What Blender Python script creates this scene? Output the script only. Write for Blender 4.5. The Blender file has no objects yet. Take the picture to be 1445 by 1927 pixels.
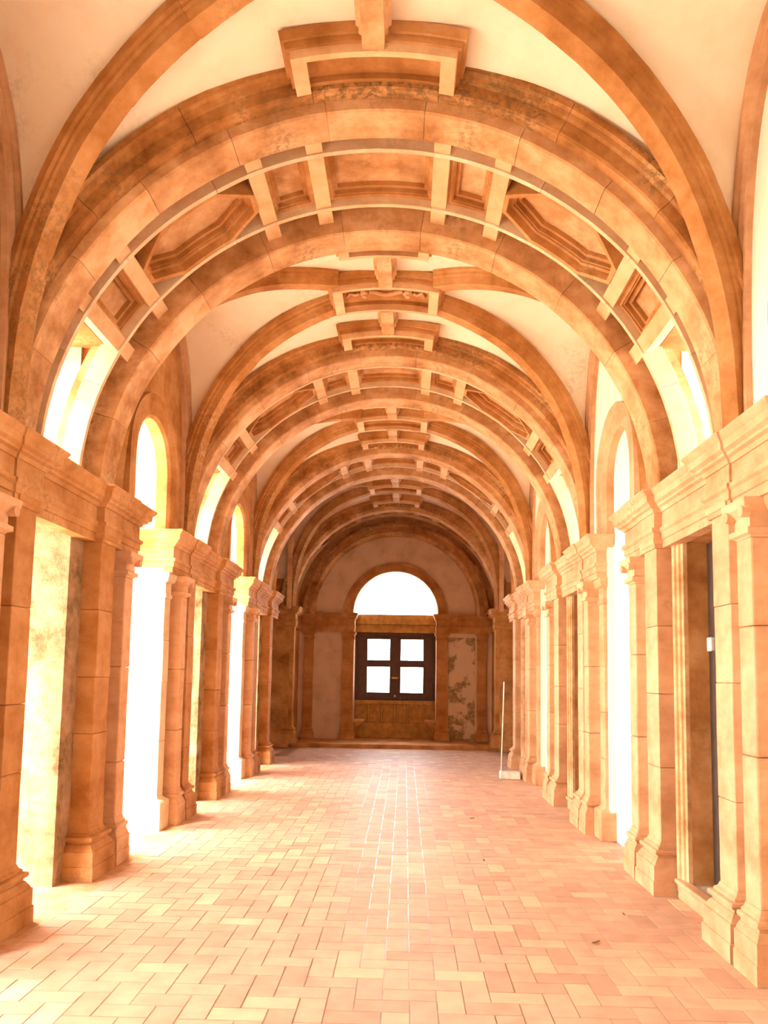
import bpy, bmesh, math, random
from math import sin, cos, pi, sqrt, radians as rad
from mathutils import Vector, Matrix, noise
random.seed(7)
S = bpy.context.scene
COL = S.collection

# ------------------------------------------------------------ camera, world, sun, exposure
yaw, pitch, roll = -0.0286, 0.0908, 0.0163
f = Vector((sin(yaw)*cos(pitch), cos(yaw)*cos(pitch), sin(pitch)))
rt = Vector((cos(yaw), -sin(yaw), 0)); up = rt.cross(f)
R_ = rt*cos(roll) + up*sin(roll); U_ = up*cos(roll) - rt*sin(roll)
cd = bpy.data.cameras.new('camera'); cam = bpy.data.objects.new('camera', cd); COL.objects.link(cam)
m = Matrix.Identity(4)
for i in range(3):
    m[i][0] = R_[i]; m[i][1] = U_[i]; m[i][2] = -f[i]
m[0][3], m[1][3], m[2][3] = 0.2406, 0.0, 1.6
cam.matrix_world = m
cd.sensor_width = 36; cd.lens = 1450/1927*36; cd.shift_y = 174.5/1927; cd.clip_start = 0.05
S.camera = cam

w = bpy.data.worlds.new('sky'); S.world = w; w.use_nodes = True
wn = w.node_tree; wn.nodes.clear()
wo = wn.nodes.new('ShaderNodeOutputWorld'); bg = wn.nodes.new('ShaderNodeBackground')
tc = wn.nodes.new('ShaderNodeTexCoord'); sp = wn.nodes.new('ShaderNodeSeparateXYZ')
cr = wn.nodes.new('ShaderNodeValToRGB')
wn.links.new(tc.outputs['Generated'], sp.inputs[0]); wn.links.new(sp.outputs['Y'], cr.inputs['Fac'])
cr.color_ramp.elements[0].position = 0.55; cr.color_ramp.elements[0].color = (1.0, 0.915, 0.77, 1)
cr.color_ramp.elements[1].position = 0.97; cr.color_ramp.elements[1].color = (0.88, 0.93, 1.0, 1)
wn.links.new(cr.outputs[0], bg.inputs['Color']); bg.inputs['Strength'].default_value = 6.5
wn.links.new(bg.outputs[0], wo.inputs[0])

sd = bpy.data.lights.new('sun', 'SUN'); so = bpy.data.objects.new('sun', sd); COL.objects.link(so)
sd.energy = 4.0; sd.color = (1.0, 0.93, 0.80); sd.angle = rad(9)
so.rotation_euler = Vector((0.30, 0.55, -1.25)).to_track_quat('-Z', 'Y').to_euler()

S.view_settings.view_transform = 'Standard'; S.view_settings.look = 'None'
S.view_settings.gamma = 1; S.view_settings.exposure = 2.02; S.view_settings.use_curve_mapping = False
S.cycles.max_bounces = 8; S.cycles.diffuse_bounces = 5

# ------------------------------------------------------------ materials
def newmat(name):
    mt = bpy.data.materials.new(name); mt.use_nodes = True
    nt = mt.node_tree; b = nt.nodes['Principled BSDF']
    return mt, nt, b
def N(nt, t, **kw):
    n = nt.nodes.new(t)
    for k, v in kw.items():
        if k in n.inputs: n.inputs[k].default_value = v
        else: setattr(n, k, v)
    return n
def ramp(nt, src, stops):
    r = nt.nodes.new('ShaderNodeValToRGB'); nt.links.new(src, r.inputs[0])
    e = r.color_ramp.elements
    e[0].position, e[0].color = stops[0][0], stops[0][1]
    e[1].position, e[1].color = stops[-1][0], stops[-1][1]
    for p, c in stops[1:-1]:
        x = e.new(p); x.color = c
    return r.outputs[0]
def c4(r, g, b): return (r, g, b, 1)
def mix(nt, fac, a, b, mode='MIX'):
    n = nt.nodes.new('ShaderNodeMix'); n.data_type = 'RGBA'; n.blend_type = mode
    for i, v in ((0, fac), (6, a), (7, b)):
        if hasattr(v, 'links') or hasattr(v, 'is_output'): nt.links.new(v, n.inputs[i])
        else: n.inputs[i].default_value = v
    return n.outputs[2]

def stone(name, light, mid, dark, stain=0.5, bump=0.25, scale=1.0, streak=.4, rough=0.85, stain_lo=.56):
    mt, nt, b = newmat(name)
    tcn = N(nt, 'ShaderNodeTexCoord'); geo = N(nt, 'ShaderNodeNewGeometry')
    mp = N(nt, 'ShaderNodeMapping'); nt.links.new(tcn.outputs['Object'], mp.inputs[0])
    n1 = N(nt, 'ShaderNodeTexNoise', Scale=2.2*scale, Detail=8.0, Roughness=0.65); nt.links.new(mp.outputs[0], n1.inputs[0])
    base = ramp(nt, n1.outputs[0], [(0.34, dark), (0.49, mid), (0.63, light)])
    # grain streaks that run with the bed of the stone
    m2 = N(nt, 'ShaderNodeMapping'); m2.inputs['Scale'].default_value = (2.0, 2.0, 5.0)
    nt.links.new(tcn.outputs['Object'], m2.inputs[0])
    n2 = N(nt, 'ShaderNodeTexNoise', Scale=2.2*scale, Detail=6.0, Roughness=0.6); nt.links.new(m2.outputs[0], n2.inputs[0])
    st = ramp(nt, n2.outputs[0], [(0.36, c4(.80, .68, .54)), (0.58, c4(1, 1, 1))])
    col = mix(nt, streak, base, st, 'MULTIPLY')
    # each block of its own tint
    rp = ramp(nt, geo.outputs['Random Per Island'], [(0.0, c4(.84, .76, .68)), (0.6, c4(1, .97, .93)), (1.0, c4(1.10, 1.10, 1.10))])
    col = mix(nt, 0.8, col, rp, 'MULTIPLY')
    # lichen and damp stains
    n3 = N(nt, 'ShaderNodeTexNoise', Scale=1.05*scale, Detail=5.0, Roughness=0.6); nt.links.new(mp.outputs[0], n3.inputs[0])
    n4 = N(nt, 'ShaderNodeTexNoise', Scale=26.0, Detail=5.0, Roughness=0.7); nt.links.new(mp.outputs[0], n4.inputs[0])
    mm = N(nt, 'ShaderNodeMath', operation='MULTIPLY'); 
    a = ramp(nt, n3.outputs[0], [(stain_lo, c4(0, 0, 0)), (stain_lo+.12, c4(1, 1, 1))])
    bb = ramp(nt, n4.outputs[0], [(0.44, c4(0, 0, 0)), (0.58, c4(1, 1, 1))])
    nt.links.new(a, mm.inputs[0]); nt.links.new(bb, mm.inputs[1])
    m5 = N(nt, 'ShaderNodeMath', operation='MULTIPLY'); nt.links.new(mm.outputs[0], m5.inputs[0]); m5.inputs[1].default_value = stain
    col = mix(nt, m5.outputs[0], col, c4(.20, .12, .055))
    nt.links.new(col, b.inputs['Base Color']); b.inputs['Roughness'].default_value = rough
    b.inputs['Specular IOR Level'].default_value = 0.25
    bp = N(nt, 'ShaderNodeBump', Strength=bump, Distance=0.02)
    n5 = N(nt, 'ShaderNodeTexNoise', Scale=18.0*scale, Detail=9.0, Roughness=0.7); nt.links.new(mp.outputs[0], n5.inputs[0])
    nt.links.new(n5.outputs[0], bp.inputs['Height']); nt.links.new(bp.outputs[0], b.inputs['Normal'])
    return mt

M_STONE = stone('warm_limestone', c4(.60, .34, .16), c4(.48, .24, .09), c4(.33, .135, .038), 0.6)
M_STAIN = stone('stained_limestone', c4(.62, .36, .17), c4(.45, .215, .078), c4(.24, .095, .022), 0.92, stain_lo=.46)
M_SOFF = stone('weathered_limestone', c4(.78, .54, .34), c4(.60, .36, .19), c4(.36, .17, .065), 0.85)
M_PALE = stone('pale_lit_limestone', c4(.72, .475, .31), c4(.64, .395, .245), c4(.49, .275, .15), 0.6)  # paler stone; on the right-hand stonework daylight from the left is in it
M_RUBBLE = stone('rough_rubble_plaster', c4(.58, .40, .26), c4(.44, .29, .17), c4(.19, .11, .05), 0.9, bump=1.0, scale=2.0)
M_BAR = stone('light_ochre_limestone', c4(.84, .63, .42), c4(.77, .54, .34), c4(.62, .40, .22), 0.4)
M_REVEAL = stone('pale_glare_stone', c4(.80, .68, .52), c4(.74, .60, .44), c4(.62, .46, .31), 0.3)  # pale stone of the fillets; on left reveals it paints in daylight glare
M_PLAST = stone('cream_plaster', c4(.97, .93, .85), c4(.96, .91, .82), c4(.91, .83, .71), 0.28, bump=0.10, streak=0)
M_WHITE = stone('white_limewash', c4(.96, .95, .91), c4(.95, .94, .89), c4(.93, .90, .84), 0.03, bump=0.06, streak=0)
M_DIM = stone('pinkish_dim_plaster', c4(.76, .60, .51), c4(.72, .56, .46), c4(.60, .44, .34), 0.12, bump=0.1, streak=0)  # plaster darkened and pinker; dimness of the corner bay put in its colour
def peeling():
    mt, nt, b = newmat('peeling_plaster')
    tcn = N(nt, 'ShaderNodeTexCoord')
    n1 = N(nt, 'ShaderNodeTexNoise', Scale=2.6, Detail=9.0, Roughness=0.62); nt.links.new(tcn.outputs['Object'], n1.inputs[0])
    fac = ramp(nt, n1.outputs[0], [(0.47, c4(0, 0, 0)), (0.52, c4(1, 1, 1))])
    n2 = N(nt, 'ShaderNodeTexNoise', Scale=14.0, Detail=6.0); nt.links.new(tcn.outputs['Object'], n2.inputs[0])
    dk = ramp(nt, n2.outputs[0], [(0.35, c4(.22, .15, .08)), (0.65, c4(.50, .37, .22))])
    nt.links.new(mix(nt, fac, c4(.72, .57, .43), dk), b.inputs['Base Color']); b.inputs['Roughness'].default_value = .9
    bp = N(nt, 'ShaderNodeBump', Strength=0.6, Distance=0.02); nt.links.new(n1.outputs[0], bp.inputs['Height']); nt.links.new(bp.outputs[0], b.inputs['Normal'])
    return mt
M_PEEL = peeling()
def plain(name, col, rough=0.6, **kw):
    mt, nt, b = newmat(name)
    tcn = N(nt, 'ShaderNodeTexCoord'); n1 = N(nt, 'ShaderNodeTexNoise', Scale=9.0, Detail=6.0)
    nt.links.new(tcn.outputs['Object'], n1.inputs[0])
    d = c4(*[x*0.75 for x in col[:3]]); l = c4(*[min(1, x*1.15) for x in col[:3]])
    nt.links.new(ramp(nt, n1.outputs[0], [(0.35, d), (0.65, l)]), b.inputs['Base Color'])
    b.inputs['Roughness'].default_value = rough
    for k, v in kw.items(): b.inputs[k].default_value = v
    return mt
M_WOOD = plain('dark_wood', c4(.075, .028, .014), .45)
M_PANEL = plain('old_ochre_stone', c4(.50, .27, .075), .7)
M_BLACK = plain('shadowed_door_wood', c4(.05, .028, .02), .7)
M_METAL = plain('white_enamel', c4(.85, .84, .78), .35)
M_GREY = plain('grey_slate', c4(.62, .56, .48), .5)
M_IRON = plain('iron', c4(.12, .08, .06), .4, Metallic=1.0)
M_BRASS = plain('brass', c4(.55, .30, .10), .4, Metallic=1.0)
M_LEAF = plain('dry_leaf', c4(.22, .10, .05), .8)
M_EDGE = plain('frosted_acrylic_edge', c4(.70, .82, .76), .3)
def glass():
    mt, nt, b = newmat('clear_pane'); out = nt.nodes['Material Output']
    tr = N(nt, 'ShaderNodeBsdfTransparent'); tr.inputs[0].default_value = c4(.97, .98, .98)
    gl = N(nt, 'ShaderNodeBsdfGlossy', Roughness=0.03); fr = N(nt, 'ShaderNodeFresnel', IOR=1.25)
    mx = N(nt, 'ShaderNodeMixShader'); nt.links.new(fr.outputs[0], mx.inputs[0])
    nt.links.new(tr.outputs[0], mx.inputs[1]); nt.links.new(gl.outputs[0], mx.inputs[2]); nt.links.new(mx.outputs[0], out.inputs[0])
    return mt
M_GLASS = glass()
def brickmat():
    mt, nt, b = newmat('terracotta_pavers')
    geo = N(nt, 'ShaderNodeNewGeometry'); tcn = N(nt, 'ShaderNodeTexCoord')
    base = ramp(nt, geo.outputs['Random Per Island'], [(0.0, c4(.49, .30, .23)), (0.3, c4(.55, .35, .27)), (0.75, c4(.58, .385, .295)), (0.93, c4(.62, .435, .32)), (1.0, c4(.66, .485, .35))])
    n1 = N(nt, 'ShaderNodeTexNoise', Scale=7.0, Detail=7.0); nt.links.new(tcn.outputs['Object'], n1.inputs[0])
    v = ramp(nt, n1.outputs[0], [(0.3, c4(.86, .82, .80)), (0.65, c4(1.04, 1.03, 1.0))])
    nt.links.new(mix(nt, 1.0, base, v, 'MULTIPLY'), b.inputs['Base Color'])
    r = N(nt, 'ShaderNodeMapRange'); nt.links.new(n1.outputs[0], r.inputs[0]); r.inputs[3].default_value = .46; r.inputs[4].default_value = .68
    nt.links.new(r.outputs[0], b.inputs['Roughness']); b.inputs['Specular IOR Level'].default_value = .18
    bp = N(nt, 'ShaderNodeBump', Strength=0.10, Distance=0.01)
    n2 = N(nt, 'ShaderNodeTexNoise', Scale=30.0, Detail=5.0); nt.links.new(tcn.outputs['Object'], n2.inputs[0])
    nt.links.new(n2.outputs[0], bp.inputs['Height']); nt.links.new(bp.outputs[0], b.inputs['Normal'])
    return mt
M_BRICK = brickmat()
M_MORT = plain('floor_mortar', c4(.34, .21, .14), .30)
M_YARD = plain('pale_courtyard_gravel', c4(.75, .66, .52), .9)

# ------------------------------------------------------------ helpers
def finish(name, bm, mat, parent=None, smooth=False, label=None, category=None, group=None, kind=None, amp=0.0, bevel=0.0):
    bmesh.ops.recalc_face_normals(bm, faces=bm.faces)
    if amp:
        for v in bm.verts:
            v.co += noise.noise_vector(v.co*2.3)*amp + noise.noise_vector(v.co*9.0)*amp*0.5
    me = bpy.data.meshes.new(name); bm.to_mesh(me); bm.free()
    me.materials.append(mat)
    for p in me.polygons: p.use_smooth = smooth
    o = bpy.data.objects.new(name, me); COL.objects.link(o)
    if parent is not None: o.parent = parent
    if bevel:
        md = o.modifiers.new('edge', 'BEVEL'); md.width = bevel; md.segments = 2; md.limit_method = 'ANGLE'; md.angle_limit = rad(35)
    tag(o, label, category, group, kind)
    return o
def tag(o, label=None, category=None, group=None, kind=None):
    if label: o['label'] = label
    if category: o['category'] = category
    if group: o['group'] = group
    if kind: o['kind'] = kind
def thing(name, loc, label, category, group=None):
    o = bpy.data.objects.new(name, None); COL.objects.link(o); o.empty_display_size = .1
    o.location = loc; bpy.context.view_layer.update()
    tag(o, label, category, group); return o
def part(name, bm, mat, parent, **kw):
    """mesh given in world coordinates, kept in place under its thing"""
    if parent is not None:
        bmesh.ops.translate(bm, verts=bm.verts, vec=-Vector(world_loc(parent)))
    return finish(name, bm, mat, parent, **kw)
def world_loc(o):
    l = Vector(o.location)
    while o.parent: o = o.parent; l += Vector(o.location)
    return l
def box(bm, x0, x1, y0, y1, z0, z1):
    if x0 > x1: x0, x1 = x1, x0
    v = [bm.verts.new(p) for p in ((x0,y0,z0),(x1,y0,z0),(x1,y1,z0),(x0,y1,z0),(x0,y0,z1),(x1,y0,z1),(x1,y1,z1),(x0,y1,z1))]
    for q in ((0,3,2,1),(4,5,6,7),(0,1,5,4),(1,2,6,5),(2,3,7,6),(3,0,4,7)): bm.faces.new([v[i] for i in q])
def loft(bm, rings, cap=True, closed=True):
    vs = [[bm.verts.new(p) for p in r] for r in rings]; n = len(rings[0])
    for a, b in zip(vs, vs[1:]):
        for i in range(n if closed else n-1):
            j = (i+1) % n
            try: bm.faces.new((a[i], a[j], b[j], b[i]))
            except ValueError: pass
    if cap and closed:
        for r in (vs[0], vs[-1]):
            try: bm.faces.new(r)
            except ValueError: pass
ZC = 3.0
def cyl(r, phi, y, zc=ZC): return (r*sin(phi), y, zc + r*cos(phi))
def arch_sweep(bm, prof, p0, p1, blocks=1, seg=8, jit=0.0, gap=0.0, zc=ZC):
    """prof: closed polygon of (r, y); swept along the arch as separate voussoir blocks"""
    st = (p1-p0)/blocks
    for b in range(blocks):
        dr = random.uniform(-jit, jit); dy = random.uniform(-jit, jit)
        a0, a1 = p0+b*st+gap, p0+(b+1)*st-gap
        loft(bm, [[cyl(r+dr, a0+(a1-a0)*k/seg, y+dy, zc) for r, y in prof] for k in range(seg+1)])
def cylbox(bm, r0, r1, p0, p1, y0, y1, seg=6, zc=ZC):
    arch_sweep(bm, [(r0, y0), (r0, y1), (r1, y1), (r1, y0)], p0, p1, 1, seg, zc=zc)
def inset(poly, d):
    n = len(poly); out = []
    cx = sum(p[0] for p in poly)/n; cy = sum(p[1] for p in poly)/n
    lines = []
    for i in range(n):
        a, b = Vector(poly[i]), Vector(poly[(i+1) % n]); t = (b-a).normalized(); nn = Vector((-t.y, t.x))
        if nn.dot(Vector((cx, cy))-a) < 0: nn = -nn
        lines.append((a+nn*d, t))
    for i in range(n):
        p, t = lines[i-1]; q, s = lines[i]
        den = t.x*s.y - t.y*s.x; k = ((q.x-p.x)*s.y - (q.y-p.y)*s.x)/den
        out.append((p.x+t.x*k, p.y+t.y*k))
    return out
def dens(poly, k=6):
    out = []
    for i in range(len(poly)):
        a, b = poly[i], poly[(i+1) % len(poly)]
        for j in range(k): out.append((a[0]+(b[0]-a[0])*j/k, a[1]+(b[1]-a[1])*j/k))
    return out
RB = 2.335
def band(bm, outer, inner, rs, rt_):
    """solid picture-frame strip on the barrel between two polygons given in (arc length, y)"""
    o, i = dens(outer), dens(inner)
    f_ = lambda P, r: [cyl(r, u/RB, y) for u, y in P]
    loft(bm, [f_(o, rt_), f_(o, rs), f_(i, rs), f_(i, rt_)], cap=False)
def sweep_plan(bm, path, prof, blocks=False):
    """prof: polygon of (out, z); path: list of plan points, 'out' is to the left of travel; mitred"""
    n = len(path); P = [Vector(p) for p in path]; rings = []
    for i in range(n):
        t0 = (P[i]-P[i-1]).normalized() if i else None
        t1 = (P[i+1]-P[i]).normalized() if i < n-1 else None
        if t0 is None: t0 = t1
        if t1 is None: t1 = t0
        n0, n1 = Vector((-t0.y, t0.x)), Vector((-t1.y, t1.x))
        mN = (n0+n1); mN = mN/ (mN.length_squared/2) if mN.length > 1e-6 else n0
        rings.append([(P[i].x+mN.x*o, P[i].y+mN.y*o, z) for o, z in prof])
    loft(bm, rings)
def path_sweep(bm, pts, side, prof, blocks=5, jit=0.002, gap=0.001):
    """prof: polygon of (a, b): a across (along side), b outward from the curve (up); pts in one vertical plane"""
    P = [Vector(p) for p in pts]; n = len(P); side = Vector(side).normalized()
    fr = []
    for i in range(n):
        t = (P[min(i+1, n-1)]-P[max(i-1, 0)]).normalized(); nn = side.cross(t).normalized()
        if nn.z < 0 and abs(nn.z) > .02: nn = -nn
        fr.append(nn)
    for i in range(1, n):
        if fr[i].dot(fr[i-1]) < 0: fr[i] = -fr[i]
    idx = [round(i*(n-1)/blocks) for i in range(blocks+1)]
    for k in range(blocks):
        if idx[k+1] <= idx[k]: continue
        ja, jb = random.uniform(-jit, jit), random.uniform(-jit, jit)
        rings = []
        for i in range(idx[k], idx[k+1]+1):
            rings.append([tuple(P[i] + side*(a+ja) + fr[i]*(b+jb)) for a, b in prof])
        loft(bm, rings)

# ------------------------------------------------------------ layout
A0 = [4.66, 8.53, 12.40, 16.75]          # front face of the first arch of each pair
AW, BO, BW = 0.27, 1.36, 0.30            # width of first ring, offset and width of second
PREV_B1 = 2.45                           # back of the pair behind the camera
ORD = ['nearest', 'second', 'third', 'farthest']
BAYS = []
pb = PREV_B1
for a in A0:
    BAYS.append((pb, a)); pb = a+BO+BW
SIDE = {-1: 'left', 1: 'right'}
WX = 2.29     # wall plane of the bays
NX = 2.34     # wall plane between paired pilasters
JH = 0.52     # half opening of side arches
ARC_Z = 3.58
ENDY = 18.22

def bay_span(b0, b1): yc = (b0+b1)/2; return yc, (b1-b0)/2

# ------------------------------------------------------------ structure: floor, ground
def floor():
    bm = bmesh.new(); L, W = .27, .135; g = .0022
    bx = bmesh.new()
    def brick(x0, y0, x1, y1):
        if x1 < -2.05 or x0 > 2.3 or y1 < 1.2 or y0 > 17.0: return
        x0 = max(x0, -2.05); x1 = min(x1, 2.3); y1 = min(y1, 17.0)
        if x1-x0 < .03 or y1-y0 < .03: return
        h = random.uniform(-.0006, .0006); t1, t2 = random.uniform(-.0007, .0007), random.uniform(-.0007, .0007)
        e = .0022
        lo = [(x0+g, y0+g), (x1-g, y0+g), (x1-g, y1-g), (x0+g, y1-g)]
        hi = [(x0+g+e, y0+g+e), (x1-g-e, y0+g+e), (x1-g-e, y1-g-e), (x0+g+e, y1-g-e)]
        zz = [h+t1, h+t2, h-t1, h-t2]
        a = [bx.verts.new((p[0], p[1], -.006)) for p in lo]; b = [bx.verts.new((p[0], p[1], z-.001)) for p, z in zip(hi, zz)]
        bx.faces.new(b)
        for i in range(4): bx.faces.new((a[i], a[(i+1) % 4], b[(i+1) % 4], b[i]))
    # herringbone set square to the gallery
    n = 0
    for k in range(-80, 160):
        for mI in range(-60, 60):
            ox = -1.2 + W*(k) + 2*L*0 + mI*(2*L) ; oy = 1.0 + W*k - 0
            # tiles repeat along the diagonal every W, and across every 2L
            brick(ox, oy, ox+L, oy+W)
            brick(ox+L, oy-W, ox+L+W, oy+W)
    o = finish('floor', bx, M_BRICK, kind='structure', label='terracotta brick floor laid in a square herringbone')
    bm.free(); bm = bmesh.new(); box(bm, -2.3, 2.9, -4.2, 17.0, -.2, -.0035)
    finish('floor', bm, M_MORT, kind='structure')
    bm = bmesh.new(); box(bm, -3.1, -2.0, -4.2, 15.1, -.19, -.001)
    finish('trim_1', bm, M_PALE, kind='structure', label='pale stone threshold strip under the left arcade')
    bm = bmesh.new(); box(bm, -60, -3.1, -40, 60, -.30, -.08)
    finish('ground', bm, M_YARD, kind='structure')
    bm = bmesh.new()
    box(bm, -3.4, 3.4, 16.98, 19.6, -.2, .09)
    finish('trim_3', bm, M_STONE, kind='structure', label='raised stone step before the end window', bevel=.012)
    bm = bmesh.new(); box(bm, -6.5, -2.0, 15.1, 17.0, -.21, -.004); box(bm, 2.3, 3.4, 14.2, 17.0, -.21, -.004)
    finish('floor', bm, M_BRICK, kind='structure')
floor()

# ------------------------------------------------------------ walls
def wall_open(bm, s, x0, x1, y0, y1, z0, z1, oy0, oy1, arcz, rise=None):
    """wall slab between x0 and x1 with one round-headed (or square) opening"""
    box(bm, s*x0, s*x1, y0, oy0, z0, z1); box(bm, s*x0, s*x1, oy1, y1, z0, z1)
    yc = (oy0+oy1)/2; r = (oy1-oy0)/2
    if rise == 0: box(bm, s*x0, s*x1, oy0, oy1, arcz, z1); return
    n = 20; pr = []
    for k in range(n+1):
        a = pi - pi*k/n; pr.append((yc+r*cos(a), arcz+r*sin(a)))
    for k in range(n):
        (ya, za), (yb, zb) = pr[k], pr[k+1]
        rings = [[(s*x, ya, za), (s*x, yb, zb), (s*x, yb, z1), (s*x, ya, z1)] for x in (x0, x1)]
        loft(bm, rings)
ZT = 5.9
for s in (-1, 1):
    bm = bmesh.new(); bn = bmesh.new(); bw = bmesh.new(); br = bmesh.new()
    XO = 2.85 if s < 0 else 3.3
    bays = ([(-1.42, .79)] if s < 0 else []) + BAYS[:3]  # unseen left bay behind the camera, opened to brighten the near vault
    for (b0, b1) in bays:
        yc, h = bay_span(b0, b1); yc -= .06
        if s < 0: wall_open(bm, s, WX, XO, b0-.03, b1+.03, 0, ZT, yc-JH, yc+JH, ARC_Z)
        else:
            wall_open(bw, s, WX, WX+.07, b0-.03, b1+.03, 0, ZT, yc-.47, yc+.47, ARC_Z)
            box(bw, s*(WX+.06), s*XO, b0-.03, b1+.03, 0, ZT)
    zones = [(a, a+BO+BW) for a in A0[:3]]
    for i, (z0_, z1_) in enumerate(zones):
        d0, d1 = z0_+AW+.17, z1_-BW-.24
        top = 2.78 if s < 0 else 2.63
        # lower part with its square opening
        x1 = XO
        for (p, q) in ((z0_-.01, d0), (d1, z1_+.01)): box(br if s < 0 else bn, s*NX, s*x1, p, q, 0, top)
        box(bn, s*NX, s*x1, z0_-.01, z1_+.01, top, 3.04)
        # upper lunette recess
        u0, u1, ut = z0_+.50, z0_+1.20, 4.42
        if s < 0:
            for (p, q) in ((z0_-.01, u0), (u1, z1_+.01)): box(bm, s*(NX+.03), s*x1, p, q, 3.03, ZT)
            box(bm, s*(NX+.03), s*x1, u0, u1, ut, ZT)
        else:
            for (p, q) in ((z0_-.01, u0-.03), (u1+.03, z1_+.01)): box(bw, s*(NX+.03), s*x1, p, q, 3.03, ZT)
            box(bw, s*(NX+.03), s*x1, u0-.03, u1+.03, ut, ZT)
    # unseen walls behind the camera, closed up to cut the light from there
    bx = bm if s < 0 else bw
    if s < 0: box(bx, s*NX, s*XO, -4.2, -1.42, 0, ZT); box(bx, s*NX, s*XO, .79, PREV_B1, 0, ZT)
    else: box(bx, s*NX, s*XO, -4.2, PREV_B1, 0, ZT)
    nm = 'wall_'+SIDE[s]
    ow = finish(nm, bm, M_STONE if s < 0 else M_WHITE, kind='structure')
    if s < 0:      # the reveals of the openings get a lighter colour, daylight glare painted in
        ow.data.materials.append(M_REVEAL)
        for pg in ow.data.polygons:
            if abs(pg.normal.x) < .5: pg.material_index = 1
    if s > 0: finish(nm, bw, M_WHITE, kind='structure')
    else: bw.free()
    for a_ in A0[:3]:
        for p, q in ((a_+AW-.02, a_+.485), (a_+1.235, a_+BO+.02)):
            loft(bn, [[(s*x, y, z) for x, z in ((2.19, 4.17), (2.39, 3.58), (2.6, 3.58), (2.6, 4.2))] for y in (p, q)])
    for a_ in A0[:3]: box(bn, s*2.17, s*XO, a_+AW-.02, a_+BO+.02, 4.16, 4.75)
    finish(nm, bn, M_STONE, kind='structure')
    if s < 0: finish(nm, br, M_RUBBLE, kind='structure', amp=.0)
    else: br.free()

# corner bay: side walls set back, the next gallery turning off to the left
bm = bmesh.new()
y0, y1 = A0[2]+BO+BW, A0[3]
box(bm, 3.2, 3.4, y0-.6, y1+.2, 0, ZT)
box(bm, -6.7, -6.5, y0-.6, y1+.2, 0, ZT)
finish('wall_corner', bm, M_DIM, kind='structure')
bm = bmesh.new()
box(bm, -6.5, -2.28, y1-.01, ENDY+1.0, 0, ZT); box(bm, 2.28, 3.4, y1-.01, ENDY+1.0, 0, ZT)
box(bm, -6.5, -2.85, y0-.3, y0, 0, ZT)
finish('wall_corner', bm, M_STONE, kind='structure')
# unseen roof slab added over everything, keeps daylight out of the gallery from above
bm = bmesh.new(); box(bm, -2.95, 3.5, -4.4, 20.0, ZT-.02, ZT+.25); box(bm, -6.7, -2.9, y0-.6, 20.0, ZT-.02, ZT+.25)
finish('ceiling', bm, M_PLAST, kind='structure')
bm = bmesh.new(); box(bm, -2.95, 3.4, -4.4, -4.2, 0, ZT)
finish('wall_back', bm, M_PLAST, kind='structure')

# ------------------------------------------------------------ vaults
HW, RISE, EX = 2.33, 2.52, 2.5
def zd(t): return ZC + RISE*max(0, 1-t**EX)**(1/EX)
def zf(t): return ZC + 2.45*max(0, 1-t**3)**(1/3)
RP = 2.45
NT = 28
def tt(k): return sin(pi/2*k/NT)
def vault(b0, b1, mat, corner=False):
    yc, h = bay_span(b0, b1); bm = bmesh.new()
    for sy in (-1, 1):
        for s in (-1, 1):
            # longitudinal web: ring to diagonal
            rings = []
            for k in range(NT+1):
                t = tt(k); x = s*HW*t; yr = yc+sy*(h+.03); yd = yc+sy*(h)*t
                zr = ZC+sqrt(max(0, RP*RP-x*x)); row = []
                for q in range(6):
                    u = q/5; row.append((x, yr+(yd-yr)*u, zr+(zd(t)-zr)*u))
                rings.append(row)
            loft(bm, rings, closed=False)
            rings = []
            XE = 3.25 if corner and s > 0 else (6.6 if corner else HW)
            for k in range(NT+1):
                t = tt(k); x = s*HW*t; y = yc+sy*h*t; row = []
                for q in range(6):
                    u = q/5; row.append((x+(s*HW-x)*u, y, zd(t)+(zf(t)-zd(t))*u))
                if corner: row.append((s*XE, y, zf(t)))
                rings.append(row)
            loft(bm, rings, closed=False)
    bmesh.ops.remove_doubles(bm, verts=bm.verts, dist=.0005)
    finish('ceiling', bm, mat, kind='structure', smooth=True, amp=.004)
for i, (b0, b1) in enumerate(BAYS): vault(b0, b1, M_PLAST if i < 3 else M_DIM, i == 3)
# plain vault behind the camera
bm = bmesh.new()
loft(bm, [[cyl(2.33, -pi/2+pi*k/32, y) for k in range(33)] for y in (-4.3, -2, 0, PREV_B1+.02)], closed=False)
finish('ceiling', bm, M_PLAST, kind='structure', smooth=True)

# ------------------------------------------------------------ transverse arches
def ring(y0, y1, front, label, group='transverse stone arches', R=2.23):
    """front=-1: stepped archivolt looks to the camera; +1: looks away"""
    t = thing('transverse_arch', (0, (y0+y1)/2, 3.07), label, 'arch', group)
    bm = bmesh.new(); mt = M_SOFF
    P = [(R, y0), (R, y1), (R+.34, y1), (R+.34, y0)]
    P = [(R+.012, y0), (R, y0+.012), (R, y1-.012), (R+.012, y1), (R+.34, y1), (R+.34, y0)]
    arch_sweep(bm, P, -pi/2, pi/2, 11, 7, .002, .0007)
    part('soffit', bm, M_SOFF, t, amp=.004)
    bm = bmesh.new()
    e = y0 if front < 0 else y1; d = front
    Q = [(R+.08, e-d*.01), (R+.08, e+d*.075), (R+.095, e+d*.085), (R+.175, e+d*.085), (R+.18, e+d*.115), (R+.205, e+d*.125), (R+.215, e+d*.15), (R+.26, e+d*.15), (R+.26, e-d*.01)]
    arch_sweep(bm, Q, -pi/2, pi/2, 9, 8, .002, .0007)
    part('archivolt', bm, M_STAIN, t, amp=.004)
    return t

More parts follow.
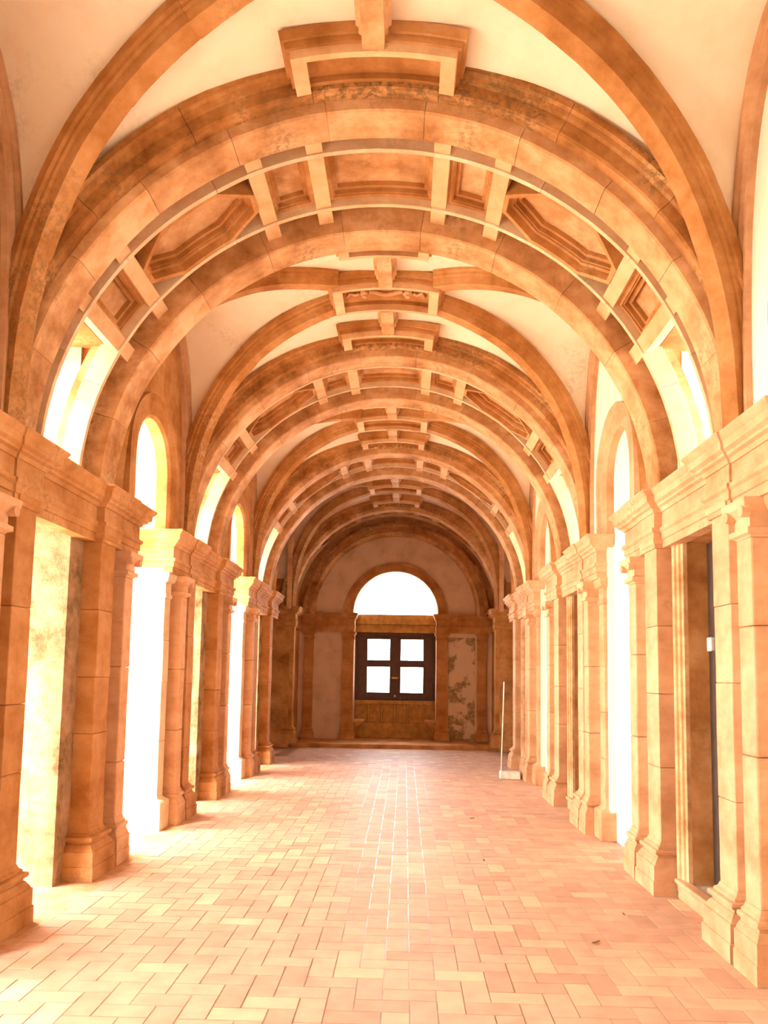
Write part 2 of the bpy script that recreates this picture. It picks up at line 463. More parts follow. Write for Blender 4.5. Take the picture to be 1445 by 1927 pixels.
def ceiling_frame(y0, y1, half, R, zc, label, ext_top=.15, relief=False, wbar=.075, sides=(True, True)):
    """rectangular hanging frame, arched along x"""
    t = thing('ceiling_frame', (0, (y0+y1)/2, zc+R), label, 'ceiling frame', 'rectangular stone frames along the vault crown')
    ph = half/R; T = R+ext_top
    bm = bmesh.new()
    bw_ = wbar/R
    if sides[0]: cylbox(bm, R, T, -ph, ph, y0, y0+wbar*.55, 14, zc)
    if sides[1]: cylbox(bm, R, T, -ph, ph, y1-wbar*.55, y1, 14, zc)
    cylbox(bm, R+.001, T, -ph+.0, -ph+bw_*1.25, y0+.002, y1-.002, 3, zc); cylbox(bm, R+.001, T, ph-bw_*1.25, ph, y0+.002, y1-.002, 3, zc)
    part('bar', bm, M_BAR, t, amp=.002)
    bm = bmesh.new()   # moulding against the plaster
    a = ph+.035/R; yy0, yy1 = y0-(.035 if sides[0] else 0), y1+(.035 if sides[1] else 0)
    for (r0, ex_, yo) in ((R+.055, .018, .018), (R+.10, .036, .036)):
        a = ph+ex_/R; p, q = y0-(yo if sides[0] else 0), y1+(yo if sides[1] else 0)
        if sides[0]: cylbox(bm, r0, T+.02, -a, a, p, y0+.01, 14, zc)
        if sides[1]: cylbox(bm, r0, T+.02, -a, a, y1-.01, q, 14, zc)
        cylbox(bm, r0, T+.02, -a, -ph+.004, p, q, 3, zc); cylbox(bm, r0, T+.02, ph-.004, a, p, q, 3, zc)
    part('moulding', bm, M_STONE, t, amp=.002)
    bm = bmesh.new()
    pi0, pi1 = y0+(wbar*.55 if sides[0] else 0), y1-(wbar*.55 if sides[1] else 0)
    cylbox(bm, R+.085, T+.03, -ph+.01, ph-.01, y0+.005, y1-.005, 14, zc)
    cylbox(bm, R+.045, R+.12, -ph+bw_, ph-bw_, pi1-.035, pi1+.002, 14, zc)
    part('inner_panel', bm, M_STONE, t)
    if relief:
        bm = bmesh.new(); yc = (y0+y1)/2 - .02
        for sx in (-1, 1):
            for (ax, rr) in ((.215, .05), (.215, .028)):
                bmesh.ops.create_uvsphere(bm, u_segments=14, v_segments=8, radius=rr, matrix=Matrix.Translation((sx*ax, yc, zc+sqrt((R+.07)**2-ax*ax) - (.0 if rr > .04 else .035))) @ Matrix.Diagonal((1, 1, .75, 1)))
            pts = [(sx*.39, yc+.03), (sx*.36, yc-.03), (sx*.31, yc+.02), (sx*.27, yc-.01)]
            pr = [Vector((x, y, zc+sqrt((R+.07)**2-x*x))) for x, y in pts]
            tube(bm, pr, .018)
        xs = [-.17+.34*k/16 for k in range(17)]
        tube(bm, [Vector((x, yc+.035*cos(x/.17*pi), zc+sqrt((R+.065)**2-x*x))) for x in xs], .022)
        part('carved_relief', bm, M_PALE, t, smooth=True, label='carved pair of rosettes joined by a ribbon')
    return t
def tube(bm, P, r, n=8):
    rings = []
    for i, p in enumerate(P):
        t = (P[min(i+1, len(P)-1)]-P[max(i-1, 0)]).normalized(); a = t.orthogonal().normalized(); b = t.cross(a)
        if i and a.dot(pa) < 0: a, b = -a, -b
        pa = a
        rings.append([tuple(p+a*r*cos(2*pi*k/n)+b*r*sin(2*pi*k/n)) for k in range(n)])
    loft(bm, rings)

def coffers(a0, idx, R2=None):
    y0, y1 = a0+AW, a0+BO
    t = thing('coffered_vault', (0, (y0+y1)/2, 5.35), f'coffered stone barrel between the {ORD[idx]} pair of transverse arches', 'coffered vault', 'coffered barrel strips')
    bm = bmesh.new(); cylbox(bm, 2.47, 2.56, rad(-61.5), rad(61.5), y0-.01, y1+.01, 48)
    for s in (-1, 1):
        for (p, q) in ((y0-.01, y0+.235), (y1-.18, y1+.01)): cylbox(bm, 2.44, 2.56, s*rad(61), s*rad(89), p, q, 12)
    part('coffer_ceiling', bm, M_SOFF, t, amp=.003)
    l1, l2 = y0+.245, y1-.20   # fillets
    for yy, nm in ((l1, 'near'), (l2, 'far')):
        bm = bmesh.new(); arch_sweep(bm, [(2.322, yy-.02), (2.322, yy+.02), (2.48, yy+.02), (2.48, yy-.02)], -rad(89), rad(89), 9, 8, .001, .0008)
        part('fillet', bm, M_REVEAL, t, amp=.003)
    bw = rad(1.45)
    for ph in (11.2, 22.1, 49.6, 60.3):
        for s in (-1, 1):
            bm = bmesh.new(); c = s*rad(ph); o = random.uniform(-.015, .015)
            cylbox(bm, 2.335, 2.49, c-bw, c+bw, y0-.005, y1+.005, 3)
            part('cross_bar', bm, M_BAR, t, amp=.003)
    ya, yb = l1+.02, l2-.02
    def cell(p0, p1, chamf=None):
        u0, u1 = p0*RB, p1*RB
        if chamf:
            cu, cy = chamf
            P = [(u0+cu, ya), (u1-cu, ya), (u1, ya+cy), (u1, yb-cy), (u1-cu, yb), (u0+cu, yb), (u0, yb-cy), (u0, ya+cy)]
        else: P = [(u0, ya), (u1, ya), (u1, yb), (u0, yb)]
        bm = bmesh.new(); w1, w2, w3 = (.035, .03, .03)
        if chamf:
            Q = inset(P, w1); band(bm, P, Q, 2.325, 2.475); P = Q
        Q = inset(P, w2); band(bm, P, Q, 2.385, 2.475)
        Q2 = inset(Q, .012); band(bm, Q, Q2, 2.40, 2.475)
        Q3 = inset(Q2, w3); band(bm, Q2, Q3, 2.435, 2.475)
        part('coffer_moulding', bm, M_STONE, t, amp=.0015)
    e = bw
    cell(-rad(11.2)+e, rad(11.2)-e)
    for s in (-1, 1):
        for p, q, ch in ((11.2, 22.1, None), (22.1, 49.6, (.27, .2)), (49.6, 60.3, None)):
            lo, hi = sorted((s*rad(p), s*rad(q))); cell(lo+e, hi-e, ch)
    return t

for i, a in enumerate(A0):
    ring(a, a+AW, -1, f'{ORD[i]} pair of transverse arches, the arch on the camera side')
    if i < 3: ring(a+BO, a+BO+BW, 1, f'{ORD[i]} pair of transverse arches, the arch on the far side')
    coffers(a, i)
# last ring, smaller, framing the end wall lunette
ring(A0[3]+BO-.10, ENDY+.02, -1, 'small dark arch framing the end wall above the lunette window', R=1.90)
bm = bmesh.new(); cylbox(bm, 2.20, 2.5, -pi/2, pi/2, A0[3]+BO-.1, ENDY, 40)
finish('trim_2', bm, M_STONE, kind='structure')
# frames and ribs
BAYN = ['bay over the camera', 'first full bay', 'second bay', 'dim corner bay']
RIBP = [(-.098, .03), (-.098, -.03), (-.082, -.045), (-.082, -.07), (-.066, -.08), (-.060, -.155), (.060, -.155), (.066, -.08), (.082, -.07), (.082, -.045), (.098, -.03), (.098, .03)]
for i, (b0, b1) in enumerate(BAYS):
    yc, h = bay_span(b0, b1); bn = BAYN[i]
    fy = .25
    if i > 0:
        ceiling_frame(yc-fy, yc+fy, .52, 2.42, 2.93, f'central rectangular stone frame at the crown of the {bn}', relief=(i == 1))
    ceiling_frame(b1-.38, b1-.08, .50, 2.31, ZC, f'stone frame against the far arch of the {bn}', sides=(True, False))
    if i > 0: ceiling_frame(b0+.08, b0+.25, .40, 2.31, ZC, f'shallow stone frame against the near arch of the {bn}', sides=(False, True), ext_top=.13)
    segs = []
    if i > 0: segs = [(b0+.24, yc-fy, 'near'), (yc+fy, b1-.37, 'far')]
    else: segs = [(yc-.2, b1-.37, 'far')]
    for (p, q, wn_) in segs:
        t = thing('ridge_rib', (0, (p+q)/2, 5.3), f'short ridge rib along the crown in the {wn_} half of the {bn}', 'vault rib', 'ridge ribs along the vault crown')
        bm = bmesh.new(); n = 8; pts = []
        for k in range(n+1):
            y = p+(q-p)*k/n; u = (y-p)/(q-p)
            z = 5.325+.02*(u if wn_ == 'near' else 1-u)
            pts.append((0, y, z+.15))
        path_sweep(bm, pts, (1, 0, 0), [(a*1.1, b) for a, b in RIBP], 1)
        part('rib_stone', bm, M_SOFF, t, amp=.003)
    for s in (-1, 1):
        for sy in (-1, 1):
            t0 = .5/HW; pts = []
            n = 36
            for k in range(n+1):
                th = t0 + (1-t0)*sin(pi/2*k/n); pts.append((s*HW*th, yc+sy*h*th, zd(th)))
            d = Vector((s*HW, sy*h, 0)).normalized(); sd_ = Vector((-d.y, d.x, 0))
            bm = bmesh.new()
            path_sweep(bm, pts, sd_, RIBP, 5, .004)
            t = thing('diagonal_rib', (s*1.6, yc+sy*h*.7, 4.8), f'{"near" if sy < 0 else "far"} {SIDE[s]} diagonal rib in the {bn}', 'vault rib', 'diagonal vault ribs')
            part('rib_stone', bm, M_STONE, t, amp=.005)
        # wall rib
        bm = bmesh.new(); n = 40
        for half in (-1, 1):
            pts = []
            for k in range(n+1):
                th = sin(pi/2*k/n); pts.append((s*(WX+.02), yc+half*(h-.0)*th, zf(th)-.0))
            path_sweep(bm, pts, (1, 0, 0), [(s*a, b) for a, b in ((.04, .02), (-.10, .02), (-.10, -.05), (-.08, -.065), (-.08, -.085), (-.06, -.10), (-.06, -.145), (.04, -.145))], 4, .002)
        t = thing('wall_rib', (s*WX, yc, 5.3), f'tall wall rib where the vault of the {bn} meets the {SIDE[s]} wall', 'vault rib', 'wall ribs of the vault')
        part('rib_stone', bm, M_PALE, t, amp=.003)

# ------------------------------------------------------------ side arches of the bays
for i, (b0, b1) in enumerate(BAYS[:3]):
    yc, h = bay_span(b0, b1); yc -= .06
    for s in (-1, 1):
        bm = bmesh.new(); JH = .52 if s < 0 else .47
        # rectangle-section archivolt with legs down to the impost
        pts = [(yc-JH, 3.06), (yc-JH, 3.3), (yc-JH, ARC_Z)]
        for k in range(1, 24): a = pi-pi*k/24; pts.append((yc+JH*cos(a), ARC_Z+JH*sin(a)))
        pts += [(yc+JH, ARC_Z), (yc+JH, 3.3), (yc+JH, 3.06)]
        P3 = [(s*WX, y, z) for y, z in pts]
        prof = [(-s*.015, -.03), (-s*.045, 0.0), (-s*.045, .11), (-s*.065, .13), (-s*.065, .205), (s*.01, .205), (s*.10, .05), (s*.10, -.03)]
        P = [Vector(p) for p in P3]; rings = []
        for j in range(len(P)):
            tg = (P[min(j+1, len(P)-1)]-P[max(j-1, 0)]).normalized(); nn = Vector((0, -tg.z, tg.y))
            if nn.dot(P[j]-Vector((P[j].x, yc, ARC_Z-.3))) < 0: nn = -nn
            rings.append([tuple(P[j]+Vector((a, 0, 0))+nn*b) for a, b in prof])
        loft(bm, rings)
        t = thing('side_arch', (s*WX, yc, 3.8), f'round-headed stone arch on the {SIDE[s]} side of the {BAYN[i]}', 'arch', 'side arches of the gallery')
        part('archivolt', bm, M_STONE if s < 0 else M_PALE, t, amp=.003)

JH = .52
# ------------------------------------------------------------ pilasters, columns, entablature
def stepped(bm, x0, x1, y0, y1, levels):
    """stack of boxes; levels (z0, z1, grow)"""
    for z0, z1, g in levels: box(bm, x0-g, x1+g, y0-g, y1+g, z0, z1)
def molded(bm, x0, x1, y0, y1, prof):
    """prof: list of (grow, z) -> one stacked loft"""
    if x0 > x1: x0, x1 = x1, x0
    loft(bm, [[(x0-g, y0-g, z), (x1+g, y0-g, z), (x1+g, y1+g, z), (x0-g, y1+g, z)] for g, z in prof])
BASE = [(.085, 0), (.085, .105), (.077, .108), (.077, .215), (.068, .218), (.058, .238), (.042, .262), (.034, .266), (.034, .283), (.052, .289), (.058, .304), (.052, .319), (.028, .324), (.028, .338), (.010, .350), (0, .375)]
CAP = [(0, 0), (.004, .01), (.03, .02), (.03, .05), (.006, .06), (.006, .12), (.03, .145), (.055, .165), (.06, .20), (.06, .215)]
def shaft(bm, x0, x1, y0, y1, z0, z1, blocks, j=.0025):
    if x0 > x1: x0, x1 = x1, x0
    z = z0; hs = [random.uniform(.7, 1.3) for _ in range(blocks)]; tot = sum(hs)
    for hgt in hs:
        dz = (z1-z0)*hgt/tot; a, b = random.uniform(-j, j), random.uniform(-j, j)
        n = 5
        loft(bm, [[(x0+a, y0+b, q), (x1+a, y0+b, q), (x1+a, y1+b, q), (x0+a, y1+b, q)] for q in [z+.0012+(dz-.0024)*k/n for k in range(n+1)]])
        z += dz
def pilaster(s, y0, y1, label, xf=2.19, xb=2.36, top=2.74, mat=M_STONE, grp='tall stone pilasters', z0=0.0, xc=None, name='pilaster'):
    t = thing(name, (s*(xf+xb)/2, (y0+y1)/2, z0), label, name, grp)
    bm = bmesh.new(); molded(bm, s*xf, s*xb, y0, y1, [(g, z+z0) for g, z in BASE]); part('base', bm, mat, t, amp=.0012)
    bm = bmesh.new(); shaft(bm, s*xf, s*xb, y0, y1, z0+.37, top-.10, 4); part('shaft', bm, mat, t, amp=.003, bevel=.006)
    bm = bmesh.new(); molded(bm, s*xf, s*xb, y0, y1, [(0, top-.105), (.004, top-.10), (.028, top-.085), (.034, top-.05), (.01, top-.04), (.01, top)]); part('capital', bm, mat, t, amp=.0015, bevel=.003)
    return t
def column(s, yc, label, top=2.62, r=.095, xf=2.16, mat=M_PALE, z0=0.0):
    x0, x1 = xf, xf+2*r; t = thing('column', (s*(xf+r), yc, z0), label, 'column', 'small square columns under the side arches')
    bm = bmesh.new(); molded(bm, s*x0, s*x1, yc-r, yc+r, [(g*.62, z+z0) for g, z in BASE]); part('base', bm, mat, t, amp=.0012)
    bm = bmesh.new(); shaft(bm, s*x0, s*x1, yc-r, yc+r, z0+.37, top-.215, 3); part('shaft', bm, mat, t, amp=.003, bevel=.012)
    bm = bmesh.new(); molded(bm, s*x0, s*x1, yc-r, yc+r, [(g, z+top-.217) for g, z in CAP])
    # volutes
    for q in (-1, 1):
        c = Matrix.Translation((s*(x0-.035), yc+q*(r+.005), top-.075)) @ Matrix.Rotation(pi/2, 4, 'Y')
        bmesh.ops.create_cone(bm, cap_ends=True, segments=16, radius1=.034, radius2=.034, depth=.05, matrix=c)
    part('capital', bm, mat, t, amp=.001, bevel=.003)
    return t
def jamb_pier(s, y0, y1, label, mat):
    t = thing('arch_pier', (s*2.5, (y0+y1)/2, 0), label, 'pier', 'piers carrying the side arches')
    x0, x1 = WX-.035, (2.87 if s < 0 else WX+.08); mat = M_REVEAL if s < 0 else mat  # left piers too wear the daylight glare as stone colour
    bm = bmesh.new(); molded(bm, s*x0, s*x1, y0, y1, [(.055, 0), (.055, .27), (.045, .285), (.02, .30), (.0, .32), (0, .34)]); part('plinth', bm, mat, t, amp=.002, bevel=.004)
    bm = bmesh.new(); shaft(bm, s*x0, s*x1, y0, y1, .335, 2.36, 4); part('shaft', bm, mat, t, amp=.003, bevel=.006)
    bm = bmesh.new(); molded(bm, s*x0, s*x1, y0, y1, [(0, 2.36), (.012, 2.37), (.012, 2.40), (.0, 2.41), (.0, 2.52), (.03, 2.54), (.045, 2.60), (.045, 2.63)]); part('capital', bm, mat, t, amp=.0015)
    return t

def entab(s, zone, label, mat):
    """zone = (jamb start, A0, A1, B0, B1, jamb end) along y; runs with breaks over pilasters and columns"""
    js, a0, a1, b0, b1, je = zone
    XI = 2.80 if s < 0 else 2.34
    base, prj = 2.235, 2.175
    def path(bx, px, e):
        """plan polyline (|x|, y) of the wall line"""
        pts = []
        if js is not None: pts += [(XI, js), (bx-.045, js)]
        else: pts += [(bx-.045, a0-.5)]
        pts += [(bx-.045, a0-.06), (px, a0-.06+0), (px, a1+.02), (bx, a1+.02), (bx, b0-.02), (px, b0-.02), (px, b1+.06), (bx-.045, b1+.06)]
        if je is not None: pts += [(bx-.045, je), (XI, je)]
        else: pts += [(bx-.045, b1+.5)]
        return [(s*x, y) for x, y in pts]
    P = path(base, prj, 0)
    # 'out' must point into the gallery: path runs +y; left of travel is -x (good for s>0)
    sg = 1 if s > 0 else -1
    IN = -.10
    def prof(pts): return [(sg*o, z) for o, z in pts]
    t = thing('entablature', (s*2.25, (a0+b1)/2, 2.62), label, 'entablature', 'stone entablatures above the pilasters')
    bm = bmesh.new(); sweep_plan(bm, P, prof([(IN, 2.62), (0, 2.62), (0, 2.68), (.012, 2.685), (.012, 2.735), (.03, 2.75), (.03, 2.775), (IN, 2.775)])); part('architrave', bm, mat, t, amp=.003)
    bm = bmesh.new(); sweep_plan(bm, P, prof([(IN, 2.774), (.004, 2.774), (.004, 2.90), (IN, 2.90)])); part('frieze', bm, mat, t, amp=.003)
    bm = bmesh.new(); sweep_plan(bm, P, prof([(IN, 2.899), (.015, 2.899), (.03, 2.925), (.055, 2.935), (.06, 2.95), (.085, 2.965), (.09, 3.01), (.10, 3.02), (.12, 3.045), (.12, 3.06), (IN, 3.07)])); part('cornice', bm, mat, t, amp=.004)
    return t

for s in (-1, 1):
    sn = SIDE[s]
    for i, a in enumerate(A0):
        pr = f'{ORD[i]} pair on the {sn}'
        mt = M_STONE if s < 0 or i == 3 else M_PALE  # right pilasters take the lighter stone, painting in daylight from the left
        ap, bp_ = a, a+BO
        dim = ' on the step' if i == 3 else ''
        pilaster(s, a+.01, a+AW-.01, f'stone pilaster of the {pr}, {"beside the raised step" if i == 3 else "the one on the camera side"}', mat=mt, z0=.09 if i == 3 else 0)
        if i < 3:
            pilaster(s, a+BO, a+BO+BW-.01, f'stone pilaster of the {pr}, the one on the far side', mat=mt)
            js = BAYS[i]; yc0, _ = bay_span(*BAYS[i]); nxt = BAYS[i+1]; yc1, _ = bay_span(*nxt); yc0 -= .06
            je = yc1-.06-JH if i < 2 else None
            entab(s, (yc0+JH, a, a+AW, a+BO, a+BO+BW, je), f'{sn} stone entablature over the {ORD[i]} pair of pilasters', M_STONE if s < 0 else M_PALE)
            # columns and piers of the bays either side
            column(s, a-.26, f'small {sn} column just before the {ORD[i]} pair of pilasters')
            jamb_pier(s, yc0+JH, yc0+JH+.19, f'{sn} arch pier on the camera side of the {ORD[i]} pair of pilasters', M_PALE)
            yc1 -= .06
            if i < 2:
                column(s, a+BO+BW+.26, f'small {sn} column just beyond the {ORD[i]} pair of pilasters')
                jamb_pier(s, yc1-JH-.19, yc1-JH, f'{sn} arch pier beyond the {ORD[i]} pair of pilasters', M_PALE)
        else:
            t = thing('entablature', (s*2.25, a, 2.62), f'{sn} stone entablature over the dim pier beside the raised step', 'entablature', 'stone entablatures above the pilasters')
            sg = 1 if s > 0 else -1
            P = [(s*3.2, a-.02), (s*2.235, a-.02), (s*2.175, a-.02), (s*2.175, a+AW+.02), (s*2.235, a+AW+.02), (s*2.235, ENDY)]
            P = [(s*3.2, a-.01), (s*2.175, a-.01), (s*2.175, a+AW+.02), (s*2.235, a+AW+.02), (s*2.235, ENDY)]
            IN = -.08
            for nm, pf in (('architrave', [(IN, 2.62), (0, 2.62), (.012, 2.735), (.03, 2.775), (IN, 2.775)]), ('frieze', [(IN, 2.774), (.004, 2.774), (.004, 2.90), (IN, 2.90)]), ('cornice', [(IN, 2.899), (.015, 2.899), (.055, 2.935), (.085, 2.965), (.09, 3.01), (.12, 3.045), (.12, 3.06), (IN, 3.07)])):
                bm = bmesh.new(); sweep_plan(bm, P, [(sg*o, z) for o, z in pf]); part(nm, bm, M_STONE, t, amp=.003)
            bm = bmesh.new(); box(bm, s*2.25, s*3.2, a-.045, a+.02, 0.0, .34); part('plinth', bm, M_STONE, t, bevel=.01)

# ------------------------------------------------------------ right doors between the paired pilasters
for i, a in enumerate(A0[:3]):
    d0, d1 = a+AW+.17, a+BO-.24
    t = thing('door_surround', (2.3, (d0+d1)/2, 0), f'moulded pale stone door surround between the {ORD[i]} pair of right pilasters', 'door frame', 'door surrounds in the right wall')
    pts = [(d0, .13), (d0, 2.63), (d1, 2.63), (d1, .13)]
    bm = bmesh.new()
    rows = [(0, .0), (0, -.03), (.045, -.03), (.05, -.045), (.10, -.045), (.105, -.06), (.14, -.065), (.14, .0)]
    rings = []
    for k, (y, z) in enumerate([(d0, .05), (d0, 2.63), (d1, 2.63), (d1, .05)]):
        sy = -1 if k < 2 else 1; sz = 0 if k in (0, 3) else 1
        rings.append([(NX+dx, y+sy*o, z+sz*o*.55) for o, dx in rows])
    loft(bm, rings); part('moulding', bm, M_SOFF, t, amp=.002)
    bm = bmesh.new(); molded(bm, NX-.01, NX-.09, d0-.14, d1+.14, [(-.02, 0.0), (-.02, .1), (0, .11), (0, .14)]); part('sill', bm, M_PALE, t, bevel=.01)
    bm = bmesh.new(); box(bm, NX, 3.0, d0, d1, .0, .12); part('threshold', bm, M_GREY, t)
    t = thing('door_leaf', (2.55, (d0+d1)/2, .12), f'dark timber door leaf set deep behind the {ORD[i]} right surround', 'door', 'dark doors in the right wall')
    bm = bmesh.new(); box(bm, 2.485, 2.54, d0+.005, d1-.005, .125, 2.62)
    for z0, z1 in ((.3, 1.2), (1.4, 2.4)): box(bm, 2.47, 2.50, d0+.12, d1-.12, z0, z1)
    part('panel', bm, M_BLACK, t, bevel=.006)
    if i == 0:
        bm = bmesh.new(); box(bm, 2.445, 2.485, d1-.15, d1-.07, 1.81, 1.91)
        o = finish('switch_box', bm, M_METAL, label='small white box fixed to the dark door in the nearest right doorway', category='box', bevel=.008)
# ------------------------------------------------------------ end wall
E0 = ENDY; OW = .97
bm = bmesh.new()
for s in (-1, 1): box(bm, s*OW, s*2.4, E0, E0+.75, .09, 3.05)
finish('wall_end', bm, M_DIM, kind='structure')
def lun_wall(bm, y0, y1, r, R, z0):
    n = 32
    for k in range(n):
        a, b = pi*k/n, pi*(k+1)/n
        for yy in (0,):
            rings = [[(r*cos(a), y, z0+r*sin(a)), (r*cos(b), y, z0+r*sin(b)), (R*cos(b), y, z0+R*sin(b)), (R*cos(a), y, z0+R*sin(a))] for y in (y0, y1)]
            loft(bm, rings)
bm = bmesh.new(); lun_wall(bm, E0, E0+.75, 1.0, 2.6, 3.05); bmesh.ops.remove_doubles(bm, verts=bm.verts, dist=.0005)
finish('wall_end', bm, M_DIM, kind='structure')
bm = bmesh.new(); box(bm, 1.26, 1.88, E0-.006, E0+.02, .10, 2.50)
finish('wall_end', bm, M_PEEL, kind='structure', label='peeling stained plaster panel on the end wall, right of the window')
t = thing('window_archivolt', (0, E0, 3.07), 'plain stone archivolt around the bright half-round end window', 'arch')
bm = bmesh.new(); n = 36
prof = [(1.0, .30), (1.0, -.03), (1.02, -.045), (1.14, -.045), (1.15, -.06), (1.21, -.06), (1.21, .01)]
loft(bm, [[(r*cos(pi*k/n), E0+dy, 3.05+r*sin(pi*k/n)) for r, dy in prof] for k in range(n+1)]); part('archivolt', bm, M_STONE, t, amp=.003)
for s in (-1, 1):
    for (x0, x1, lb, mt_) in ((.975, 1.24, 'beside the window', M_STONE), (1.93, 2.14, 'at the outer corner', M_STONE)):
        t = thing('end_pilaster', (s*(x0+x1)/2, E0, .09), f'{SIDE[s]} end wall stone pilaster {lb}', 'pilaster', 'pilasters of the end wall')
        y0, y1 = E0-.07, E0+.02
        if x0 < 1: y1 = E0+.3
        bm = bmesh.new(); molded(bm, s*x0, s*x1, y0, y1, [(g*.6, z*.7+.09) for g, z in BASE]); part('base', bm, mt_, t, bevel=.003)
        bm = bmesh.new(); shaft(bm, s*x0, s*x1, y0, y1, .34, 2.44, 4); part('shaft', bm, mt_, t, amp=.002, bevel=.004)
        bm = bmesh.new(); molded(bm, s*x0, s*x1, y0, y1, [(0, 2.42), (.02, 2.435), (.02, 2.46), (.005, 2.47), (.005, 2.52), (.04, 2.56), (.04, 2.60)]); part('capital', bm, mt_, t)
    t = thing('end_entablature', (s*1.6, E0, 2.62), f'{SIDE[s]} half of the stone entablature across the end wall', 'entablature', 'entablature of the end wall')
    P = [(-2.235, E0-.075), (-.97, E0-.075), (-.97, E0+.72)] if s < 0 else [(.97, E0+.72), (.97, E0-.075), (2.235, E0-.075)]
    for nm, pf in (('architrave', [(.2, 2.60), (0, 2.60), (-.012, 2.70), (-.03, 2.74), (.2, 2.74)]), ('frieze', [(.2, 2.739), (-.004, 2.739), (-.004, 2.90), (.2, 2.90)]), ('cornice', [(.2, 2.899), (-.015, 2.899), (-.045, 2.94), (-.05, 2.98), (-.075, 3.02), (-.075, 3.05), (.2, 3.06)])):
        bm = bmesh.new(); sweep_plan(bm, P, [(o, z) for o, z in pf]); part(nm, bm, M_STONE, t, amp=.002)
# recess: beam, wooden window, parapet
Y1 = E0+.52
t = thing('window_beam', (0, Y1, 2.62), 'ochre stone beam between the half-round light and the wooden window', 'beam')
bm = bmesh.new(); box(bm, -.97, .97, Y1-.10, Y1+.2, 2.82, 3.06); box(bm, -.97, .97, Y1-.07, Y1+.2, 2.62, 2.818); part('beam_stone', bm, M_PANEL, t, amp=.002, bevel=.008)
zt, zb = 2.62, .99
win = thing('window_1', (0, Y1, zb), 'dark wooden double window with four bright panes in the end wall', 'window'); win['kind'] = 'structure'; del win['category']
bm = bmesh.new(); box(bm, -.97, -.905, Y1-.01, Y1+.10, zb, zt); box(bm, .905, .97, Y1-.01, Y1+.10, zb, zt); box(bm, -.905, .905, Y1-.01, Y1+.10, zt-.09, zt); box(bm, -.905, .905, Y1-.01, Y1+.10, zb, zb+.05)
part('window_frame', bm, M_WOOD, win, bevel=.006)
panes = []
for s in (-1, 1):
    # leaf with two openings, each split by a glazing bar
    xi, xo = -.003, .908; gx0, gx1 = .135, .675
    gz = [(zb+.19, zb+.80), (zb+.97, zb+1.47)]
    bm = bmesh.new(); ya, yb = Y1, Y1+.05
    box(bm, s*xi, s*gx0, ya, yb, zb+.05, zt-.09); box(bm, s*gx1, s*xo, ya, yb, zb+.05, zt-.09)
    for z0, z1 in ((zb+.05, gz[0][0]), (gz[0][1], gz[1][0]), (gz[1][1], zt-.09)): box(bm, s*gx0, s*gx1, ya, yb, z0, z1)
    leaf = part('window_leaf', bm, M_WOOD, win, bevel=.006)
    for z0, z1 in gz:
        bm = bmesh.new(); box(bm, s*gx0, s*gx1, ya+.02, ya+.026, z0, z1); part('pane', bm, M_GLASS, leaf)
        bm = bmesh.new(); zm = (z0+z1)/2; box(bm, s*gx0, s*gx1, ya+.012, ya+.034, zm-.006, zm+.006); part('glazing_bar', bm, M_IRON, leaf)
bm = bmesh.new(); box(bm, -.08, .08, Y1-.02, Y1+.0, zb+.52, zb+.56); part('latch', bm, M_BRASS, win, bevel=.004)
bm = bmesh.new(); box(bm, -.018, .018, Y1-.018, Y1, zb+.08, zb+.13); part('bolt', bm, M_METAL, win, bevel=.003)
t = thing('parapet', (0, Y1, .09), 'ochre stone parapet with short baluster reliefs below the end window', 'parapet')
bm = bmesh.new(); box(bm, -.97, .97, Y1-.06, Y1+.2, .09, .45); part('plinth', bm, M_PANEL, t, bevel=.01)
bm = bmesh.new(); box(bm, -.97, .97, Y1+.0, Y1+.2, .45, .90); part('back_panel', bm, M_PANEL, t)
bm = bmesh.new(); box(bm, -.97, .97, Y1-.09, Y1+.2, .90, .99); part('sill', bm, M_PANEL, t, bevel=.012)
for k in range(5):
    x = -.62+.31*k; bm = bmesh.new()
    pr_ = [(.045, .45), (.045, .49), (.022, .52), (.03, .60), (.036, .68), (.028, .78), (.018, .83), (.035, .86), (.04, .90)]
    loft(bm, [[(x+r*cos(2*pi*q/12), Y1-.03+r*sin(2*pi*q/12)*.8, z) for q in range(12)] for r, z in pr_])
    part('baluster', bm, M_PANEL, t, smooth=True)
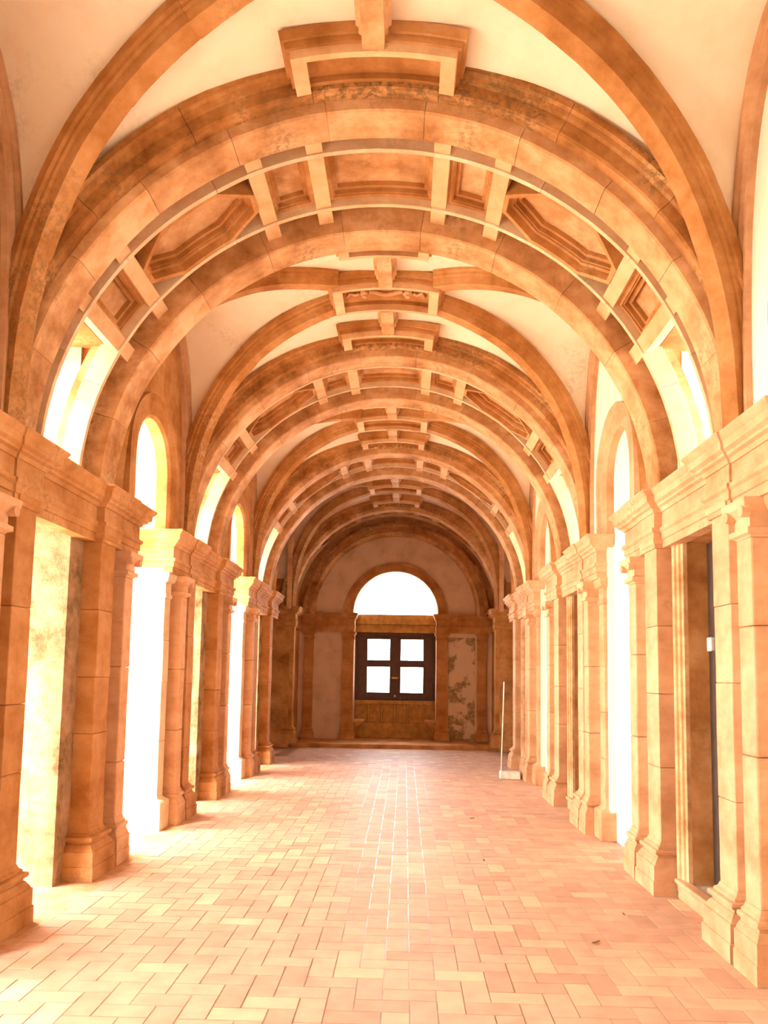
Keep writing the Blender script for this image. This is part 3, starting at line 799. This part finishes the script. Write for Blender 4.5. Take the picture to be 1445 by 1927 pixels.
for s in (-1, 1):
    t = thing('stone_bench', (s*.85, E0+.3, .09), f'stone bench against the window on the {SIDE[s]} of the end recess', 'stone seat', 'stone seats in the end recess')
    bm = bmesh.new(); loft(bm, [[(s*.97, y0, z), (s*(.97-w_), y0, z), (s*(.97-w_), y1, z), (s*.97, y1, z)] for z, w_, y0, y1 in ((.22, .05, E0+.1, E0+.45), (.38, .12, E0+.07, E0+.46), (.46, .2, E0+.04, E0+.47), (.50, .22, E0+.03, E0+.47))])
    part('bracket', bm, M_PANEL, t)
    bm = bmesh.new(); box(bm, s*.96, s*.72, E0+.02, E0+.47, .50, .545); part('seat_slab', bm, M_PALE, t, bevel=.01)
# roof beyond window kept open: daylight enters

# ------------------------------------------------------------ clear panel stand by the right pilasters
t = thing('panel_stand', (1.93, 12.42, 0), 'clear upright panel in a low white base beside the right pilasters near the corner bay', 'stand')
bm = bmesh.new(); box(bm, 1.76, 2.07, 12.33, 12.52, .0, .115); part('base', bm, M_METAL, t, bevel=.01)
bm = bmesh.new(); loft(bm, [[(x0+.02, 12.40, z), (x0+.035, 12.40, z), (x0+.035, 12.425, z), (x0+.02, 12.425, z)] for x0, z in ((1.75, .11), (1.795, 1.52))]); part('panel_edge', bm, M_EDGE, t)
bm = bmesh.new(); loft(bm, [[(x0+.03, 12.408, z), (x1, 12.408, z), (x1, 12.417, z), (x0+.03, 12.417, z)] for x0, x1, z in ((1.75, 2.04, .11), (1.795, 2.04, 1.52))]); part('clear_panel', bm, M_GLASS, t)
# ------------------------------------------------------------ dry leaves blown onto the floor
for (x, y, r, lb) in ((1.42, 4.87, .035, 'long dry leaf on the floor before the nearest right doorway'), (1.02, 8.9, .03, 'dry leaf on the floor level with the second right pilasters'), (1.75, 5.45, .018, 'tiny dry leaf on the bricks close to the nearest right door sill'), (.95, 6.9, .02, 'dry leaf lying alone in the middle right of the brick floor')):
    bm = bmesh.new(); n = 8; a = random.uniform(0, 3)
    rings = []
    for k in range(n+1):
        u = -1+2*k/n; wv = .35*r*sqrt(max(0, 1-u*u))+.0005
        rings.append([(x+cos(a)*u*r-sin(a)*q*wv, y+sin(a)*u*r+cos(a)*q*wv, .002+.006*abs(q)+.006*u*u) for q in (-1, 0, 1)])
    loft(bm, rings, closed=False); finish('dry_leaf', bm, M_LEAF, label=lb, category='leaf', group='dry leaves on the floor')
